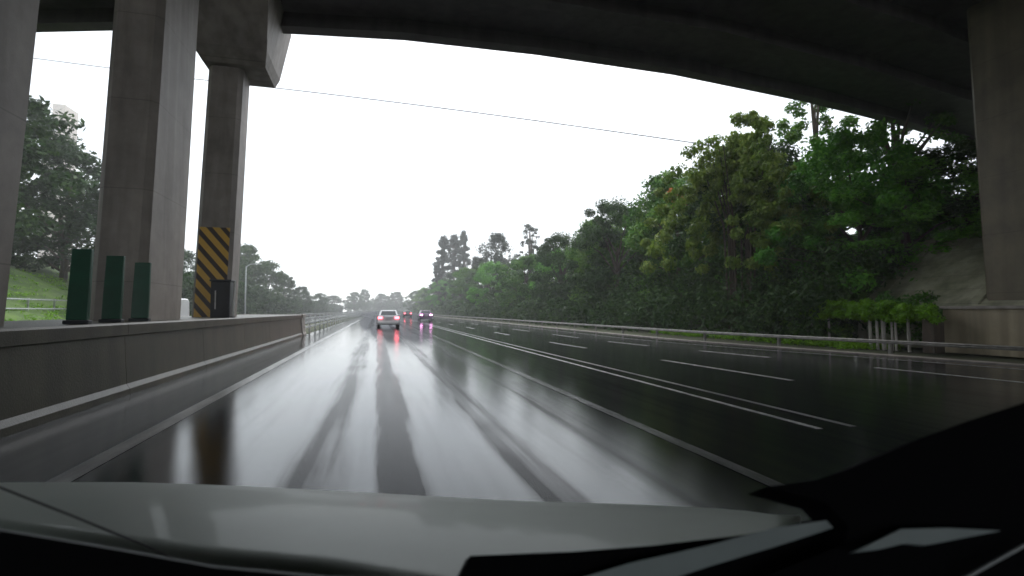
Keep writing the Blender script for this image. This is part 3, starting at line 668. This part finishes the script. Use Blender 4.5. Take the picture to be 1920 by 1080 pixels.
# ------------------------------------------------------------------ vehicles
def make_car(name, label, paint, tailm, loc, L=4.5, W=1.8, H=1.46, van=False, cat='car', rotz=0, group=None, lights='tail'):
    t = thing(name, label, cat, (0, 0, 0), group); hw = W/2
    if van: P = [(0, .35), (0, 1.0), (.08, H-.12), (.3, H), (3.3, H), (4.0, 1.15), (L-.1, .9), (L, .4)]
    else: P = [(0, .42), (.02, .92), (.1, 1.0), (.72, 1.0), (3.5, .95), (L-.15, .78), (L, .6), (L, .38)]
    rings = []
    for x, ins in ((-hw, .06), (-hw+.06, 0), (hw-.06, 0), (hw, .06)):
        rings.append([(x, y + (ins if y < L/2 else -ins), z - (ins if z > .7 else -ins*.3)) for y, z in P] + [(x, L-.3, .25), (x, .3, .25)])
    obj('body', MB().loft(rings), M[paint], t, bevel=.03, smooth=False)
    if not van:
        c = MB(); zb = .93
        bot = [(-hw+.07, .45), (hw-.07, .45), (hw-.07, 3.3), (-hw+.07, 3.3)]; tp_ = [(-hw+.26, 1.0), (hw-.26, 1.0), (hw-.26, 2.45), (-hw+.26, 2.45)]
        c.loft([[(x, y, zb) for x, y in bot], [(x, y, H) for x, y in tp_]]); obj('cabin', c, M[paint], t, bevel=.05)
        def lerp2(a, b_, q): return tuple(a[i] + (b_[i]-a[i])*q for i in range(len(a)))
        bt = [(x, y, zb) for x, y in bot]; tt = [(x, y, H) for x, y in tp_]
        def pane(i, j_, nm, q0=.22, q1=.86, e=.09, off=(0, 0, 0)):
            p0, p1 = lerp2(bt[i], tt[i], q0), lerp2(bt[j_], tt[j_], q0); p2, p3 = lerp2(bt[j_], tt[j_], q1), lerp2(bt[i], tt[i], q1)
            a, b_, c_, d_ = lerp2(p0, p1, e), lerp2(p0, p1, 1-e), lerp2(p3, p2, 1-e), lerp2(p3, p2, e)
            q = [Vector(z) + Vector(off) for z in (a, b_, c_, d_)]; o2 = [z - Vector(off)*.8 for z in q]
            obj(nm, MB().loft([o2, q]), M['glass'], t)
        pane(0, 1, 'rear_window', off=(0, -.015, .006)); pane(2, 3, 'windscreen', off=(0, .015, .006))
        pane(1, 2, 'side_window', off=(.015, 0, .006)); pane(3, 0, 'side_window', off=(-.015, 0, .006))
    else:
        obj('rear_window', MB().box(-hw+.2, hw-.2, -.02, .06, 1.15, H-.3), M['glass'], t)
        obj('windscreen', MB().loft([[(-hw+.15, 3.98, 1.22), (hw-.15, 3.98, 1.22), (hw-.2, 3.42, H-.12), (-hw+.2, 3.42, H-.12)], [(-hw+.15, 4.02, 1.25), (hw-.15, 4.02, 1.25), (hw-.2, 3.46, H-.09), (-hw+.2, 3.46, H-.09)]]), M['glass'], t)
    obj('bumper', MB().box(-hw+.04, hw-.04, -.09, .12, .32, .56), M[paint], t, bevel=.04)
    obj('number_plate', MB().box(-.24, .24, -.045, -.02, .66, .78) if not van else MB().box(-.24, .24, -.03, -.005, .7, .82), M['plate'], t)
    for s in (-1, 1):
        obj('tail_light', MB().box(s*(hw-.22)-.19, s*(hw-.22)+.17, -.035, .09, .74, .92), M[tailm], t, bevel=.02)
        if lights == 'head': obj('headlight', MB().box(s*(hw-.25)-.18, s*(hw-.25)+.18, L-.09, L+.03, .62, .78), M['head'], t, bevel=.02)
        for yy in (.85, L-.9):
            wl = MB().tube([(s*(hw-.2), yy, .32), (s*(hw+.005), yy, .32)], .32, 18); wo_ = obj('wheel', wl, M['rubber'], t)
            obj('rim', MB().tube([(s*(hw-.02), yy, .32), (s*(hw+.02), yy, .32)], .2, 12), M['galv'], wo_)
        obj('wing_mirror', MB().box(s*(hw+.1)-.1, s*(hw+.1)+.1, 2.9, 3.0, .98, 1.1), M[paint], t, bevel=.02)
    t.location = loc; t.rotation_euler = (0, 0, rotz); return t
make_car('saloon_car', 'white saloon car ahead in the lane with red tail lights lit', 'car_white', 'tail', (1.0, 44, 0))
make_car('saloon_car', 'plum dark car in the next lane with pink-lit lamps', 'car_plum', 'tail_pink', (6.9, 74, 0))
make_car('saloon_car', 'grey car farthest ahead between the white and plum cars', 'car_grey', 'tail', (6.9, 118, 0))
make_car('van', 'white van on the opposite road left of the striped pier', 'car_white', 'tail', (-12.2, 36, 0), L=5, W=1.95, H=2.15, van=True, cat='van', lights='head', rotz=math.pi)

# ------------------------------------------------------------------ the car the view is taken from
ego = thing('own_car', 'grey bonnet and black dashboard edge of the car at the bottom', 'car', (0, 0, 0))
def curve(pts, n_):
    xs = [p[0] for p in pts]; t_ = np.linspace(xs[0], xs[-1], n_)
    return [(float(x), float(np.interp(x, xs, [p[1] for p in pts]))) for x in t_]
fr = curve([(-260, 912), (-100, 906), (60, 904), (250, 904), (430, 910), (700, 924), (960, 939), (1200, 946), (1380, 955), (1500, 972)], 36)
rr_ = curve([(-260, 945), (0, 992), (200, 1024), (400, 1060), (620, 1080), (860, 1130), (1100, 1130), (1300, 1095), (1400, 1040), (1500, 1000)], 36)
hood = MB(); rows = 9; vs = []
for j_ in range(rows):
    q = j_ / (rows - 1)
    for i in range(36):
        a = at_z(*fr[i], .90); c_ = at_z(*rr_[i], .985)
        p = a.lerp(c_, q); p.z += .018 * math.sin(math.pi * q) ; vs.append(p)
vs2 = [Vector(v) for v in vs]
for i in range(36): a = vs2[i]; vs2.append(Vector((a.x, a.y + .035, a.z - .05)))
fs = [(j_*36+i, (j_+1)*36+i, (j_+1)*36+i+1, j_*36+i+1) for j_ in range(rows-1) for i in range(35)]
base = rows*36; fs += [(i, i+1, base+i+1, base+i) for i in range(35)]
hood.add(vs2, fs); ho = obj('bonnet', hood, M['hood'], ego, smooth=True)
sd = ho.modifiers.new('thickness', 'SOLIDIFY'); sd.thickness = .012; sd.offset = -1
def slabpoly(name, pix, m, dep, thick=.04, dep2=None):
    pts = []
    for i, (x, y) in enumerate(pix):
        d = dep if not callable(dep) else dep(x, y)
        pts.append(at_d(x, y, d))
    back_ = [p + Vector((0, thick, -thick*.6)) for p in pts]
    return obj(name, MB().loft([pts, back_]), m, ego)
slabpoly('cowl', [(-200, 940), (0, 995), (200, 1028), (400, 1064), (620, 1084), (860, 1086), (882, 1042), (1080, 1034), (1230, 1022), (1400, 1002), (1560, 966), (1640, 1000), (1640, 1300), (-200, 1300)], M['black'], .72)
slabpoly('cowl_trim', [(1060, 1092), (1180, 1056), (1330, 1022), (1450, 990), (1575, 972), (1582, 984), (1450, 1026), (1330, 1062), (1240, 1092)], M['strip_grey'], .70, .01)
slabpoly('dashboard_corner', [(1440, 912), (1530, 900), (1600, 876), (1730, 820), (1830, 784), (1930, 752), (2100, 700), (2100, 1300), (1300, 1300), (1440, 1080), (1585, 1020), (1590, 985), (1545, 940)], M['black'], .68)
slabpoly('corner_reflection', [(1600, 1036), (1650, 1012), (1690, 992), (1780, 990), (1878, 995), (1800, 1010), (1740, 1022), (1700, 1018), (1650, 1030)], M['strip_grey'], .66, .008)  # grey sliver modelled in place of a reflection on the black corner
slabpoly('sill_trim', [(1806, 1084), (1925, 1018), (1928, 1023), (1814, 1086)], M['trimlight'], .66, .006)
slabpoly('cowl_edge', [(-40, 984), (0, 991), (200, 1024), (400, 1060), (620, 1080), (860, 1083), (860, 1087), (620, 1084), (400, 1064), (200, 1028), (0, 995), (-40, 988)], M['trimlight'], .71, .006)
sm = MB(); sm.tube([at_d(x, y, .74) for x, y in ((-30, 900), (0, 914), (130, 965), (270, 1022), (400, 1083))], .0016, 6)
obj('bonnet_seam', sm, M['rubber'], ego)  # thin dark tube drawn for the gap between bonnet and fender

# ------------------------------------------------------------------ the misty air
hz = MB().box(-260, 260, -90, 610, -1.2, 112)
ho_ = obj('haze', hz, M['white']); tag(ho_, 'thin rain mist hanging over the road', 'mist', kind='stuff')
hm = bpy.data.materials.new('rain_mist'); hm.use_nodes = True; ht = hm.node_tree; ht.nodes.clear()
ou = ht.nodes.new('ShaderNodeOutputMaterial'); pv = ht.nodes.new('ShaderNodeVolumePrincipled')
pv.inputs['Color'].default_value = (.985, .99, 1, 1); pv.inputs['Density'].default_value = .0013; pv.inputs['Anisotropy'].default_value = .2
ht.links.new(pv.outputs[0], ou.inputs['Volume']); ho_.data.materials.clear(); ho_.data.materials.append(hm)

sp = MB(); nu, nv = 24, 12; rings = []
for j_ in range(1, nv):
    a = math.pi * j_ / nv
    rings.append([(2.2 + 6.0*math.sin(a)*math.cos(2*math.pi*i/nu), 175 - 145*math.cos(a), .9 + .84*math.sin(a)*math.sin(2*math.pi*i/nu) * (.5 if math.sin(2*math.pi*i/nu) > 0 else 1)) for i in range(nu)])
sp.loft(rings); so_ = obj('spray', sp, M['white'], smooth=True); tag(so_, 'white spray thrown up over the wet road around the cars ahead', 'spray', kind='stuff')
sm_ = bpy.data.materials.new('road_spray'); sm_.use_nodes = True; st_ = sm_.node_tree; st_.nodes.clear()
o2 = st_.nodes.new('ShaderNodeOutputMaterial'); v2 = st_.nodes.new('ShaderNodeVolumePrincipled')
v2.inputs['Color'].default_value = (.98, .98, 1, 1); v2.inputs['Density'].default_value = .010; v2.inputs['Anisotropy'].default_value = .3
st_.links.new(v2.outputs[0], o2.inputs['Volume']); so_.data.materials.clear(); so_.data.materials.append(sm_)
